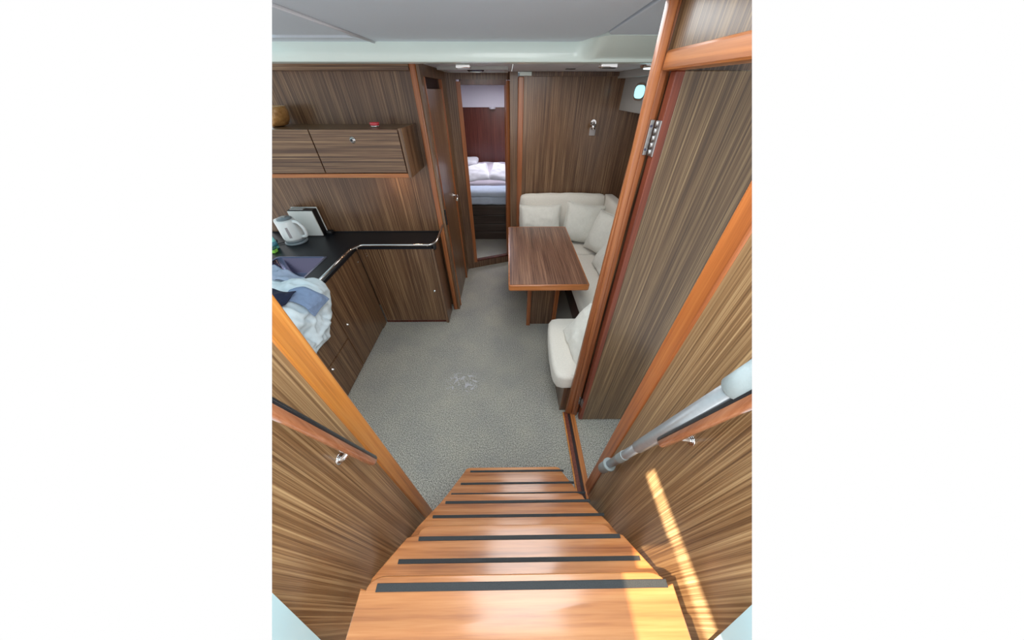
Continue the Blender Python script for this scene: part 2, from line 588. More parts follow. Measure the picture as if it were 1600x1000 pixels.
# galley bulkhead, the passage wall, the slanted doorway bulkhead, the settee bulkhead
struct('wall_galley', box(-2.6, -0.66, 2.575, 2.61, 0, 2.2), 'veneer', 'brown veneered bulkhead behind the galley counter and cupboards', 'wall')
struct('trim_1', box(-2.6, -0.674, 2.47, 2.575, 2.098, 2.137, 0.004), 'veneer_x', 'brown cornice strip along the top of the galley bulkhead', 'trim')
cp = box(-0.672, -0.628, 2.47, 2.574, 0, 2.137, 0.008)
struct('trim_2', smooth(cp), 'teak', 'orange wooden corner post ending the galley bulkhead', 'post')
# passage wall along x = -0.604
ws = bmesh.new()
box(-0.626, -0.604, 2.48, 2.56, 0, 2.137, bm=ws)
box(-0.66, -0.604, 3.20, 3.46, 0, 2.137, bm=ws)
box(-0.66, -0.604, 2.56, 3.20, 2.07, 2.137, bm=ws)
struct('wall_passage', ws, 'veneer', 'brown veneered passage wall between galley and cabin door', 'wall')

d1 = thing('door_1', 'tall narrow veneered door in the passage wall with a small lever', 'door', (-0.62, 2.56, 0), kind='structure')
obj('leaf', box(-0.648, -0.612, 2.572, 3.188, 0.03, 2.005, 0.002), 'veneer', d1)
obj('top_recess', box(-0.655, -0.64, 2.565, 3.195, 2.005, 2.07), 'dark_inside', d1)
fr = bmesh.new()
box(-0.625, -0.597, 2.553, 2.572, 0, 2.07, bm=fr); box(-0.625, -0.597, 3.188, 3.205, 0, 2.07, bm=fr)
obj('frame', fr, 'teak', d1)
hd = tube(arc([(-0.612, 3.06, 1.13), (-0.565, 3.06, 1.13), (-0.555, 2.95, 1.115)], 0.014, 4), 0.010, 8)
lathe_h = tube([(-0.613, 3.06, 1.13), (-0.603, 3.06, 1.13)], 0.030, 16, bm=hd)
obj('handle', hd, 'chrome', d1)
obj('latch', box(-0.606, -0.592, 2.50, 2.525, 1.02, 1.16, 0.004), 'black_plastic', d1)
vt = box(-0.614, -0.606, 2.70, 3.05, 0.10, 0.13)
for k in range(4):
    box(-0.614, -0.606, 2.70, 3.05, 0.15 + k * 0.05, 0.18 + k * 0.05, bm=vt)

A, B = Vector((-0.604, 3.43)), Vector((0.018, 3.6575))
D = (B - A).normalized()


def al(t):
    return (A.x + D.x * t, A.y + D.y * t)


L = (B - A).length
dw = bmesh.new()
seg_box(al(0), al(0.10), 0, 0.05, 0, 2.137, dw)
seg_box(al(0.10), al(L), 0, 0.05, 2.075, 2.137, dw)
seg_box(al(0.10), al(L), 0, 0.05, 0, 0.10, dw)
struct('wall_doorway', dw, 'veneer_dark', 'slanted dark veneered bulkhead framing the berth cabin doorway', 'wall')
d2 = thing('door_2', 'open doorway with reddish wooden jambs leading to the berth', 'doorway', (*al(L / 2), 0), kind='structure')
obj('jamb', seg_box(al(0.097), al(0.140), -0.006, 0.05, 0.09, 2.06), 'teak', d2)
obj('jamb', seg_box(al(0.616), al(L), -0.006, 0.05, 0.0, 2.07), 'teak', d2)
obj('lintel', seg_box(al(0.140), al(0.616), -0.006, 0.05, 2.035, 2.075), 'mahogany', d2)
obj('threshold', seg_box(al(0.140), al(0.616), -0.004, 0.05, 0.10, 0.12), 'mahogany', d2)
sp = box(0.018, 0.100, 3.60, 3.64, 0, 2.137)
struct('wall_pillar', sp, 'veneer', 'narrow brown veneered pillar right of the berth doorway', 'pillar')
struct('trim_3', smooth(box(0.100, 0.160, 3.555, 3.64, 0, 2.10, 0.008)), 'teak', 'bright orange wooden post at the left end of the dinette bulkhead', 'post')
struct('wall_dinette', box(0.16, 2.0, 3.6, 3.64, 0, 2.137), 'veneer', 'large brown veneered bulkhead behind the settee', 'wall')
struct('trim_4', box(0.115, 0.235, 3.54, 3.60, 2.103, 2.132, 0.003), 'gelcoat', 'small pale cover at the top left corner of the dinette bulkhead', 'cover')
struct('trim_5', box(0.24, 1.2, 3.565, 3.60, 2.100, 2.134, 0.003), 'veneer_dark', 'dark cornice over the dinette bulkhead', 'trim')

# hull side: liner with porthole, lower hull side behind the settee
hl = thing('wall_hull', 'grey hull side liner above the settee with a round porthole', 'wall', (1.2, 2.6, 1.83), kind='structure')
obj('liner', box(1.19, 1.24, 1.30, 3.60, 1.835, 2.135, 0.004), 'liner_grey', hl)
obj('shelf', box(1.24, 1.75, 1.30, 3.60, 1.835, 1.86), 'liner_grey', hl)
obj('cornice', box(1.11, 1.19, 1.30, 3.60, 2.085, 2.135, 0.004), 'liner_grey', hl)
obj('side', box(1.70, 1.74, 1.30, 3.60, 0, 1.835), 'veneer_dark', hl)
win = thing('window_1', 'small oval lit porthole in the hull side liner', 'porthole', (1.19, 3.10, 1.985), kind='structure')


def oval(x0, x1, cy_, cz, ry, rz, bm=None):
    return prism([(cy_ + ry * math.cos(a) * (abs(math.cos(a)) ** -0.3 if abs(math.cos(a)) > .01 else 1), cz + rz * math.sin(a) * (abs(math.sin(a)) ** -0.3 if abs(math.sin(a)) > .01 else 1)) for a in [2 * PI * k / 32 for k in range(32)]], x0, x1, 'x', bm=bm)


obj('frame', oval(1.176, 1.192, 3.10, 1.985, 0.135, 0.062), 'chrome', win)
obj('pane', oval(1.172, 1.180, 3.10, 1.985, 0.110, 0.046), 'porthole_glass', win)
oh = thing('window_2', 'small bright deck porthole high beside the front post', 'porthole', (1.02, 2.30, 2.13), kind='structure')
obj('frame', lathe(1.0, 2.50, [(0.0, 2.112), (0.075, 2.112), (0.085, 2.120), (0.085, 2.136), (0, 2.136)]), 'chrome', oh)
obj('pane', lathe(1.0, 2.50, [(0.0, 2.106), (0.060, 2.106), (0.060, 2.113), (0, 2.113)]), 'lamp_glass', oh)

# berth cabin
struct('wall_berth', box(-1.05, 0.71, 6.40, 6.44, 0.0, 1.75), 'mahogany', 'dark reddish veneered panel behind the head of the berth', 'wall')
struct('wall_berth_side', box(-1.00, -0.955, 3.9, 6.40, 0.0, 1.75), 'mahogany', 'dark veneered panel along the left side of the berth', 'wall')
bl = bmesh.new()
box(-1.05, 0.75, 6.38, 6.44, 1.75, 2.14, bm=bl)
box(-1.0, -0.94, 3.9, 6.40, 1.75, 2.14, bm=bl)
struct('wall_berth_liner', bl, 'liner', 'pale liner band above the dark berth panels', 'wall')
struct('ceiling', box(-1.05, 0.75, 3.9, 6.44, 2.10, 2.14), 'liner', 'pale ceiling of the berth cabin', 'ceiling')
struct('wall_berth_side', box(0.76, 0.80, 3.7, 6.40, 0, 2.10), 'mahogany', 'right hand side of the berth cabin behind the doorway', 'wall')

# ------------------------------------------------------------------ companionway sides
wl = struct('wall_left', box(-0.56, -0.502, -0.30, 0.40, 0.0, 2.20), 'veneer_lit', 'golden brown zebra veneered panel on the left of the steps', 'wall')
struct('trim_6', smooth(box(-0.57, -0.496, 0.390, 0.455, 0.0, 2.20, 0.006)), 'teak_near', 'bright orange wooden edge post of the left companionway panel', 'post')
wr_ = struct('wall_right', box(0.502, 0.56, -0.30, 0.53, 0.0, 2.20), 'veneer_lit', 'golden brown zebra veneered panel on the right of the steps', 'wall')
struct('trim_7', smooth(box(0.496, 0.57, 0.520, 0.588, 0.0, 2.04, 0.006)), 'teak_red', 'orange wooden edge post of the right companionway panel', 'post')
# opening of the head compartment: post, header, panel above, sill
def lean(bm, k=0.028):
    for v in bm.verts:
        v.co.x -= k * v.co.z
    return bm


hp = thing('trim_8', 'tall orange moulded post carrying the hinges of the open door', 'post', (0.48, 1.15, 0), kind='structure')
obj('face_board', smooth(box(0.447, 0.500, 1.098, 1.126, 0.0, 2.24, 0.008, seg=3)), 'teak', hp)
obj('bead', lean(smooth(box(0.496, 0.524, 1.085, 1.12, 0.0, 2.24, 0.008, seg=3))), 'teak', hp)
obj('stop', lean(smooth(box(0.520, 0.541, 1.088, 1.16, 0.0, 2.075, 0.003))), 'teak', hp)
struct('trim_9', smooth(box(0.462, 0.515, 0.30, 1.085, 2.042, 2.086, 0.006)), 'teak_y', 'orange wooden header beam above the head compartment opening', 'header')
struct('wall_over_door', box(0.472, 0.51, -0.2, 1.10, 2.086, 2.26), 'veneer_shaded', 'olive brown veneered panel above the header beam', 'wall')
pw = bmesh.new()
box(0.501, 1.75, 1.114, 1.126, 0.0, 2.14, bm=pw)
struct('wall_head', pw, 'veneer_dark', 'dark partition between head compartment and settee', 'wall')
struct('ceiling', box(0.541, 1.75, -0.2, 1.11, 2.075, 2.085), 'dark_inside', 'head compartment ceiling coloured near black as shade under the header', 'ceiling')  # near-black colour stands in for the shade under the header
sl = thing('trim_10', 'double wooden sill strip across the head compartment opening', 'sill', (0.48, 0.8, 0), kind='structure')
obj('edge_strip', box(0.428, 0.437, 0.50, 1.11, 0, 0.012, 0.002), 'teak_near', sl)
obj('strip', box(0.437, 0.464, 0.50, 1.11, 0, 0.014, 0.002), 'stile', sl)
obj('groove', box(0.464, 0.486, 0.50, 1.11, 0, 0.004), 'dark_inside', sl)
obj('strip', box(0.486, 0.522, 0.50, 1.10, 0, 0.016, 0.003), 'teak_y', sl)

d3 = thing('door_3', 'wide olive brown veneered door, darkened for shade, standing open inside the head compartment', 'door', (0.545, 1.07, 0), kind='structure')
obj('leaf', lean(box(0.574, 1.20, 1.045, 1.080, 0.012, 2.042, 0.002)), 'veneer_shaded', d3)
obj('stile', lean(box(0.547, 0.574, 1.043, 1.082, 0.012, 2.042, 0.003)), 'stile', d3)


def hinge(zc, h):
    bmh = box(0.526, 0.540, 1.080, 1.089, zc - h / 2, zc + h / 2, 0.001)
    box(0.5435, 0.547, 1.044, 1.070, zc - h / 2, zc + h / 2, 0.001, bm=bmh)
    hg = obj('hinge', lean(bmh), 'hinge_steel', d3)
    k = bmesh.new()
    n = 5
    for i in range(n):
        a = zc - h / 2 + h * i / n + 0.001
        tube([(0.544, 1.068, a), (0.544, 1.068, a + h / n - 0.002)], 0.006, 12, bm=k)
    obj('knuckle', lean(k), 'hinge_steel', hg)
    for dz_ in (-0.33, 0.33):
        sc_ = tube([(0.530, 1.079, zc + h * dz_), (0.530, 1.0765, zc + h * dz_)], 0.004, 8)
        obj('screw', lean(sc_), 'steel', hg)


hinge(1.875, 0.10)
hinge(0.225, 0.085)

# white coaming edges at the bottom corners and the threshold under the top step
for s, lab in ((-1, 'pale fibreglass coaming edge low at the left of the top step'), (1, 'pale fibreglass coaming edge low at the right of the top step')):
    y_ = 0.027 if s < 0 else 0.005
    poly = [(y_ + 0.05, 1.40), (y_, 1.20), (y_ - 0.085, 0.86), (-0.4, 0.86), (-0.4, 1.40)]
    a, b2 = sorted((s * 0.500, s * 0.480))
    struct('trim_11' if s < 0 else 'trim_12', prism(poly, a, b2, 'x'), 'gelcoat_white', lab, 'coaming')
struct('trim_13', box(-0.33, 0.345, -0.30, -0.034, 1.19, 1.226, 0.006), 'gelcoat_white', 'pale threshold strip behind the top step', 'threshold')

# ------------------------------------------------------------------ companion ladder
lad = thing('companion_ladder', 'orange teak steps with black grip strips leading down to the saloon', 'steps', (0, 0.3, 0))


def tread(y0, z, w0, w1, w2, wb, d1_, d2_, back, r=0.03):
    """front edge y0 half-width w0, flaring to w1 then w2, straight back to BACK"""
    X0 = 0.012
    right = []
    for k in range(6):
        a = PI / 2 * k / 5
        right.append((w0 - r + r * math.sin(a) * 1.2, y0 - r * 0.7 * (1 - math.cos(a))))
    right += [(w1, y0 - d1_), (w2, y0 - d2_), (wb, back)]
    pts = [(X0 + x, y) for x, y in right] + [(X0 - x, y) for x, y in right[::-1]]
    return smooth(prism(pts, z - 0.035, z, 'z', 0.004), 20)


T = [(0.606, 0.27, 0.285, 0.375, 0.47, 0.47, 0.138, 0.26, 0.16),
     (0.378, 0.60, 0.315, 0.41, 0.475, 0.475, 0.115, 0.21, -0.02),
     (0.201, 0.93, 0.305, 0.345, 0.42, 0.47, 0.030, 0.120, -0.20),
     (0.062, 1.22, 0.31, 0.328, 0.328, 0.328, 0.018, 0.03, -0.034)]
S = [[(0.580, 0.557), (0.519, 0.545 - .0), (0.466, 0.525 + .0)]]
strips = [(0, [(733, 879, 0.584), (718, 895, 0.519), (703, 913, 0.467)]),
          (1, [(694, 920, 0.346), (674, 942, 0.294)]),
          (2, [(652, 967, 0.168), (620, 998, 0.115)]),
          (3, [(586, 1040, 0.044)])]
for i, (y0, z, w0, w1, w2, wb, a, b2, back) in enumerate(T):
    t = obj('tread', tread(y0, z, w0, w1, w2, wb, a, b2, back), 'tread', lad)
    for x0, x1, y in strips[i][1]:
        fw = (2 - z) * math.sin(PITCH) + y * math.cos(PITCH)
        xa, xb = (x0 - 796.5) * fw / FPX, (x1 - 796.5) * fw / FPX
        h = 0.0055 if i < 3 else 0.0065
        obj('grip_strip', box(xa, xb, y - h, y + h, z - 0.004, z + 0.002, 0.0008, seg=1), 'rubber', t)
# risers behind and the stringers carrying the treads
for i, (yy, z0, z1, hw) in enumerate(((0.30, 0.0, 0.235, 0.44), (0.16, 0.27, 0.565, 0.44), (0.02, 0.60, 0.895, 0.40), (-0.03, 0.93, 1.185, 0.30))):
    obj('riser', box(-hw + 0.012, hw + 0.012, yy - 0.015, yy, z0, z1), 'teak_x', lad)

# ------------------------------------------------------------------ hand rails and the pole
def rail(name, label, p0, p1, side, brk):
    """flattened wooden bar with a dark strip let into its upper side; brk = wall bracket point"""
    t = thing(name, label, 'handrail', p0)
    P0, P1 = Vector(p0), Vector(p1)
    d = (P1 - P0).normalized()
    xs = Vector((side, 0, 0))                      # towards the wall
    up = Vector((1, 0, 0)).cross(d)
    if up.y < 0:
        up = -up

    def bar(w_, h_, off, r, name, mat, ext0=0.0, n=5):
        sec = []
        for cxs, cys, a0 in ((1, 1, 0), (-1, 1, 90), (-1, -1, 180), (1, -1, 270)):
            for k in range(n):
                a = math.radians(a0 + 90 * k / (n - 1))
                sec.append((cxs * (w_ / 2 - r) + r * math.cos(a), cys * (h_ / 2 - r) + r * math.sin(a)))
        bm = bmesh.new()
        rings = []
        for s_, sc_ in ((ext0, 0.55), (ext0 + 0.008, 0.85), (ext0 + 0.02, 1.0), ((P1 - P0).length, 1.0)):
            c = P0 + d * s_ + up * off
            rings.append([bm.verts.new(c + xs * (x * sc_) + up * (y * sc_)) for x, y in sec])
        m_ = len(sec)
        for a_, b_ in zip(rings, rings[1:]):
            for k in range(m_):
                bm.faces.new((a_[k], a_[(k + 1) % m_], b_[(k + 1) % m_], b_[k]))
        bm.faces.new(rings[0][::-1]); bm.faces.new(rings[-1])
        bmesh.ops.recalc_face_normals(bm, faces=bm.faces[:])
        return obj(name, smooth(bm, 40), mat, t)
    bar(0.026, 0.028, 0.0, 0.011, 'bar', 'rail_wood')
    bar(0.0270, 0.018, 0.008, 0.0085, 'inlay_strip', 'rail_black', 0.002)
    bk = Vector(brk)
    tgt = P0 + d * ((bk - P0).dot(d) + 0.03) - up * 0.006
    bmk = tube([bk, bk - xs * 0.012, tgt], 0.01, 14, radii=[0.013, 0.008, 0.006])
    obj('bracket', bmk, 'chrome', t)
    obj('rosette', tube([bk + xs * 0.002, bk - xs * 0.004], 0.016, 20), 'chrome', t)
    return t


wood('rail_wood', 'z', (0.22, 0.07, 0.03), (0.44, 0.17, 0.08), (0.60, 0.28, 0.15), across=60, contrast=0.6, rough=0.15, coat=0.8)
rail('handrail', 'dark topped wooden handrail on the left companionway panel', (-0.462, 0.352, 1.055), (-0.462, 0.235, 1.75), -1, (-0.501, 0.311, 1.192))
rail('handrail', 'dark topped glossy handrail below the grey pole on the right panel', (0.452, 0.342, 1.195), (0.452, 0.225, 1.75), 1, (0.501, 0.320, 1.272))

pl = thing('grey_pole', 'grey telescopic metal pole with pale caps lying along the right handrail', 'pole', (0.456, 0.49, 0.58))
Pa, Pb = Vector((0.460, 0.489, 0.575)), Vector((0.455, 0.300, 1.545))
dd = (Pb - Pa).normalized()


def at(s):
    return Pa + dd * s


obj('shaft', tube([at(0.03), at(0.50)], 0.0165, 20), 'pole_grey', pl)
obj('outer_tube', tube([at(0.47), at(0.475), at(1.02)], 0.020, 20), 'pole_grey', pl)
obj('clear_sleeve', tube([at(0.255), at(0.26), at(0.325), at(0.33)], 0.0185, 20), 'pole_cap', pl)
obj('foot_cap', tube([at(0.0), at(0.004), at(0.10), at(0.105)], 0.024, 24, radii=[0.021, 0.024, 0.0245, 0.022]), 'pole_cap', pl)
obj('collar', tube([at(0.102), at(0.106), at(0.116), at(0.120)], 0.030, 24, radii=[0.025, 0.029, 0.029, 0.025]), 'pole_cap', pl)
obj('grip', tube([at(0.985), at(0.99), at(1.15)], 0.027, 24, radii=[0.024, 0.027, 0.027]), 'pole_cap', pl)

# ------------------------------------------------------------------ galley
cab = thing('galley_cabinet', 'brown veneered base cabinet facing the steps under the black counter', 'cabinet', (-1.05, 2.4, 0))
obj('body', box(-1.398, -0.722, 2.262, 2.57, 0.02, 0.905), 'dark_inside', cab)
obj('plinth', box(-1.398, -0.722, 2.250, 2.27, 0.0, 0.035), 'mahogany', cab)
dr = obj('door', box(-1.392, -0.725, 2.243, 2.262, 0.035, 0.900, 0.002), 'veneer', cab)


def knob(p, dirv, parent, r=0.013, name='knob'):
    p = Vector(p); dv = Vector(dirv)
    bm = tube([p, p + dv * 0.003, p + dv * 0.004, p + dv * 0.012, p + dv * 0.014], r, 18, radii=[r, r, r * 0.72, r * 0.72, r * 0.45])
    return obj(name, bm, 'chrome', parent)


knob((-0.777, 2.243, 0.433), (0, -1, 0), dr)
obj('side_panel', box(-0.722, -0.692, 2.235, 2.470, 0.0, 0.905, 0.003), 'veneer_dark', cab)

cab2 = thing('galley_cabinet', 'brown veneered base cabinet with three doors along the left side under the sink', 'cabinet', (-1.6, 1.5, 0))
cb = bmesh.new()
box(-1.98, -1.425, 0.7, 1.60, 0.02, 0.70, bm=cb); box(-1.98, -1.425, 1.60, 2.24, 0.02, 0.70, bm=cb)
box(-1.452, -1.425, 0.7, 2.24, 0.70, 0.905, bm=cb)
obj('body', cb, 'dark_inside', cab2)
for (y0, y1, z0, z1, kx) in ((1.622, 2.14, 0.02, 0.900, (1.684, 0.48)), (0.72, 1.612, 0.388, 0.900, None), (0.72, 1.612, 0.02, 0.376, (1.309, 0.343))):
    dr = obj('door', box(-1.425, -1.402, y0, y1, z0, z1, 0.002), 'veneer', cab2)
    if kx:
        knob((-1.402, kx[0], kx[1]), (1, 0, 0), dr, 0.012)
obj('filler', box(-1.425, -1.405, 2.148, 2.243, 0.0, 0.900, 0.002), 'veneer', cab2)
obj('hinge_cap', tube([(-1.404, 2.19, 0.80), (-1.398, 2.19, 0.80)], 0.008, 10), 'chrome', cab2)

# countertop with the sink cut-out
ct = thing('countertop', 'black speckled galley counter turning the corner around the sink', 'countertop', (-1.3, 2.3, 0.9))
SK = (-1.97, -1.56, 1.50, 2.045)
cm = bmesh.new()
for a in ((-2.6, -0.705, 2.230, 2.575), (-2.6, -1.385, SK[3], 2.230), (SK[1], -1.385, 0.7, SK[3]), (-2.6, SK[0], 0.7, SK[3]), (SK[0], SK[1], 0.7, SK[2])):
    box(*a, 0.907, 0.93, bm=cm)
obj('slab', cm, 'countertop', ct)
obj('splash_edge', box(-2.6, -0.705, 2.563, 2.575, 0.93, 0.937, 0.001), 'black_plastic', ct)

sk = thing('sink', 'brushed steel galley sink partly covered by laundry', 'sink', (-1.76, 1.8, 0.93))
# rounded basin
N = 10


def rrect(x0, x1, y0, y1, r, z, n=7):
    pts = []
    for cx_, cy_, a0 in ((x1 - r, y1 - r, 0), (x0 + r, y1 - r, 90), (x0 + r, y0 + r, 180), (x1 - r, y0 + r, 270)):
        for k in range(n):
            a = math.radians(a0 + 90 * k / (n - 1))
            pts.append(Vector((cx_ + r * math.cos(a), cy_ + r * math.sin(a), z)))
    return pts


bs = bmesh.new()
rings = []
for (g, z, r) in ((-0.012, 0.9315, 0.03), (0.004, 0.932, 0.03), (0.010, 0.926, 0.04), (0.016, 0.80, 0.05), (0.04, 0.765, 0.05), (0.18, 0.760, 0.02)):
    rings.append([bs.verts.new(p) for p in rrect(SK[0] + g, SK[1] - g, SK[2] + g, SK[3] - g, r, z)])
for a_, b_ in zip(rings, rings[1:]):
    for k in range(len(a_)):
        q = (k + 1) % len(a_)
        bs.faces.new((a_[k], a_[q], b_[q], b_[k])).smooth = True
bs.faces.new(rings[-1])
obj('basin', bs, 'steel', sk)

gr = thing('counter_rail', 'chrome safety rail following the inner edge of the black counter', 'rail', (-1.2, 2.2, 0.93))
path = arc([(-1.378, 1.20, 0.965), (-1.372, 2.10, 0.965), (-1.315, 2.195, 0.965), (-0.70, 2.195, 0.965), (-0.660, 2.25, 0.968), (-0.630, 2.468, 1.035)], 0.022, 5)
obj('tube', tube(path, 0.0095, 12), 'chrome', gr)
for x, y in ((-1.378, 1.55), (-1.338, 2.158), (-0.735, 2.198)):
    obj('post', tube([(x - 0.012 if x < -1.3 else x, y + (0.03 if x > -1.3 else 0.01), 0.930), (x, y, 0.962)], 0.007, 10), 'chrome', gr)
obj('clamp', smooth(box(-0.703, -0.672, 2.235, 2.285, 0.895, 0.955, 0.008, seg=3)), 'black_plastic', gr)
for z in (0.86, 0.835):
    obj('screw', tube([(-1.33, 2.243, z), (-1.33, 2.239, z)], 0.006, 8), 'chrome', gr)

tg = box(-1.400, -1.392, 1.655, 1.675, 0.865, 0.895, 0.003)
tag(obj('red_tag', tg, 'red_tin'), 'tiny red tag under the counter rail beside the laundry', 'tag')

# wall cupboards
cu = thing('wall_cupboard', 'long veneered wall cupboard with flap doors hung on the galley bulkhead', 'cupboard', (-1.2, 2.4, 1.5))
obj('shell', box(-2.5, -0.755, 2.222, 2.573, 1.530, 1.785), 'stile', cu)
obj('end_panel', box(-0.752, -0.728, 2.200, 2.573, 1.500, 1.803, 0.002), 'veneer', cu)
obj('bottom_rail', box(-2.5, -0.754, 2.206, 2.235, 1.500, 1.527, 0.002), 'teak_x', cu)
obj('top_board', box(-2.5, -0.754, 2.215, 2.573, 1.785, 1.797), 'veneer_x', cu)
lb = obj('lamp', lathe(-0.98, 2.42, [(0, 1.50), (0.035, 1.50), (0.04, 1.508), (0.04, 1.53), (0, 1.53)]), 'chrome', cu)
for (x0, x1, kx) in ((-1.358, -0.760, -1.082), (-2.03, -1.366, -1.775)):
    dr = obj('flap_door', box(x0, x1, 2.201, 2.221, 1.534, 1.797, 0.002), 'veneer_x', cu)
    kn = knob((kx, 2.201, 1.737), (0, -1, 0), dr, 0.020, 'latch')
    obj('button', tube([(kx, 2.190, 1.737), (kx, 2.182, 1.737)], 0.009, 12), 'black_plastic', dr)

bw = thing('wooden_bowl', 'tan wooden bowl standing at the left end of the cupboard top', 'bowl', (-1.70, 2.39, 1.797))
obj('bowl', lathe(-1.70, 2.39, [(0.0, 1.80), (0.06, 1.80), (0.085, 1.81), (0.108, 1.84), (0.116, 1.88), (0.114, 1.912), (0.106, 1.914), (0.106, 1.88), (0.095, 1.84), (0.05, 1.815), (0, 1.813)], 36), 'olive_wood', bw)
tn = thing('red_tin', 'small round red tin with a silver base on the wall cupboard', 'tin', (-0.965, 2.36, 1.797))
obj('body', lathe(-0.965, 2.36, [(0, 1.7975), (0.028, 1.7975), (0.030, 1.80), (0.030, 1.807), (0, 1.807)]), 'chrome', tn)
obj('lid', lathe(-0.965, 2.36, [(0, 1.807), (0.032, 1.807), (0.033, 1.81), (0.033, 1.822), (0.030, 1.825), (0, 1.825)]), 'red_tin', tn)

# kettle
kx, ky = -1.985, 2.345
kt = thing('electric_kettle', 'white electric kettle with grey lid and base on the black counter', 'kettle', (kx, ky, 0.93))
obj('base', lathe(kx, ky, [(0, 0.931), (0.090, 0.931), (0.093, 0.937), (0.090, 0.947), (0.078, 0.950), (0, 0.950)], 36), 'kettle_grey', kt)
obj('foot', lathe(kx, ky, [(0, 0.951), (0.078, 0.951), (0.081, 0.958), (0.081, 0.968), (0, 0.968)], 36), 'kettle_grey', kt)
bd = lathe(kx, ky, [(0, 0.968), (0.082, 0.968), (0.085, 0.985), (0.083, 1.03), (0.078, 1.08), (0.071, 1.125), (0.066, 1.142), (0, 1.142)], 40)
for v in bd.verts:      # pull the rim out to a spout on the left
    if v.co.z > 1.06:
        k = max(0, -(v.co.x - kx) / 0.07) ** 4 * (v.co.z - 1.06) / 0.07
        v.co.x -= 0.028 * k
obj('body', bd, 'kettle_white', kt)
obj('lid', lathe(kx, ky, [(0, 1.143), (0.060, 1.143), (0.058, 1.152), (0.045, 1.158), (0, 1.160)], 32), 'kettle_grey', kt)
obj('lid_tab', smooth(box(kx - 0.015, kx + 0.02, ky - 0.012, ky + 0.012, 1.159, 1.168, 0.004)), 'liner_grey', kt)
hp_ = arc([(kx + 0.045, ky - 0.005, 1.118), (kx + 0.105, ky - 0.012, 1.128), (kx + 0.145, ky - 0.016, 1.07), (kx + 0.138, ky - 0.014, 0.995), (kx + 0.075, ky - 0.005, 0.985)], 0.03, 5)
hb = tube(hp_, 0.014, 14)
obj('handle', hb, 'kettle_white', kt)
a_g = math.radians(-68)
gz = []
gm = bmesh.new()
for z, r in ((1.00, 0.0855), (1.03, 0.084), (1.06, 0.081), (1.09, 0.0755)):
    gz.append([gm.verts.new((kx + r * math.cos(a_g + k), ky + r * math.sin(a_g + k), z)) for k in (-0.12, 0.0, 0.12)] +
              [gm.verts.new((kx + (r - 0.006) * math.cos(a_g + k), ky + (r - 0.006) * math.sin(a_g + k), z)) for k in (0.12, -0.12)])
for a_, b_ in zip(gz, gz[1:]):
    for k in range(5):
        gm.faces.new((a_[k], a_[(k + 1) % 5], b_[(k + 1) % 5], b_[k]))
gm.faces.new(gz[0][::-1]); gm.faces.new(gz[-1])
for v in gm.verts:
    v.co += Vector((math.cos(a_g), math.sin(a_g), 0)) * 0.0015
obj('water_gauge', gm, 'kettle_gauge', kt)
cd = tube(arc([(kx - 0.08, ky - 0.02, 0.94), (kx - 0.16, ky - 0.06, 0.936), (kx - 0.22, ky + 0.05, 0.936), (kx - 0.35, ky + 0.1, 0.936)], 0.03, 5), 0.004, 8)
obj('cord', cd, 'black_plastic', kt)

# toaster-like white box with a black side against the bulkhead
bx_ = thing('toaster', 'slim upright appliance with white front and black side behind the kettle', 'appliance', (-1.87, 2.52, 0.93))
obj('front_panel', smooth(box(-2.03, -1.805, 2.470, 2.482, 0.934, 1.165, 0.004)), 'board_white', bx_)
obj('casing', smooth(box(-2.035, -1.802, 2.482, 2.548, 0.931, 1.172, 0.006)), 'black_plastic', bx_)
obj('back_plate', box(-2.038, -1.798, 2.548, 2.556, 0.931, 1.178, 0.002), 'board_white', bx_)
obj('top_tray', box(-2.01, -1.89, 2.488, 2.535, 1.172, 1.180, 0.002), 'liner_grey', bx_)
pg = smooth(box(-1.79, -1.735, 2.50, 2.552, 0.931, 0.965, 0.010, seg=3))
tag(obj('power_plug', pg, 'black_plastic'), 'small black power plug on the counter beside the white appliance', 'plug')

# soap and sponge
so = thing('soap_bottle', 'turquoise washing up liquid bottle with a white cap left of the kettle', 'bottle', (-2.12, 2.22, 0.93))
sx_, sy_ = -2.10, 2.215
obj('body', lathe(sx_, sy_, [(0, 0.931), (0.034, 0.931), (0.038, 0.94), (0.038, 1.00), (0.034, 1.03), (0.022, 1.05), (0.014, 1.056), (0, 1.056)], 28, sx=1.0, sy=0.62), 'soap_blue', so)
obj('cap', lathe(sx_, sy_, [(0, 1.056), (0.015, 1.056), (0.015, 1.072), (0.009, 1.078), (0.007, 1.092), (0, 1.094)], 20), 'board_white', so)
obj('label', lathe(sx_, sy_, [(0.0, 0.955), (0.0386, 0.955), (0.0386, 0.995), (0, 0.995)], 28, sx=1.0, sy=0.63), 'soap_label', so)
sg = thing('dish_sponge', 'bright green dish sponge with a dark scouring side by the sink', 'sponge', (-2.07, 2.14, 0.93))


def sponge_prism(z0, z1):
    c_, s_ = math.cos(0.35), math.sin(0.35)
    pts = [(-0.055, -0.03), (0.045, -0.035), (0.06, -0.005), (0.05, 0.03), (-0.05, 0.032)]
    return prism([(-2.09 + x * c_ - y * s_, 2.135 + x * s_ + y * c_) for x, y in pts], z0, z1, 'z', 0.003)


obj('foam', sponge_prism(0.931, 0.957), 'sponge_green', sg)
obj('scourer', sponge_prism(0.957, 0.966), 'sponge_dark', sg)


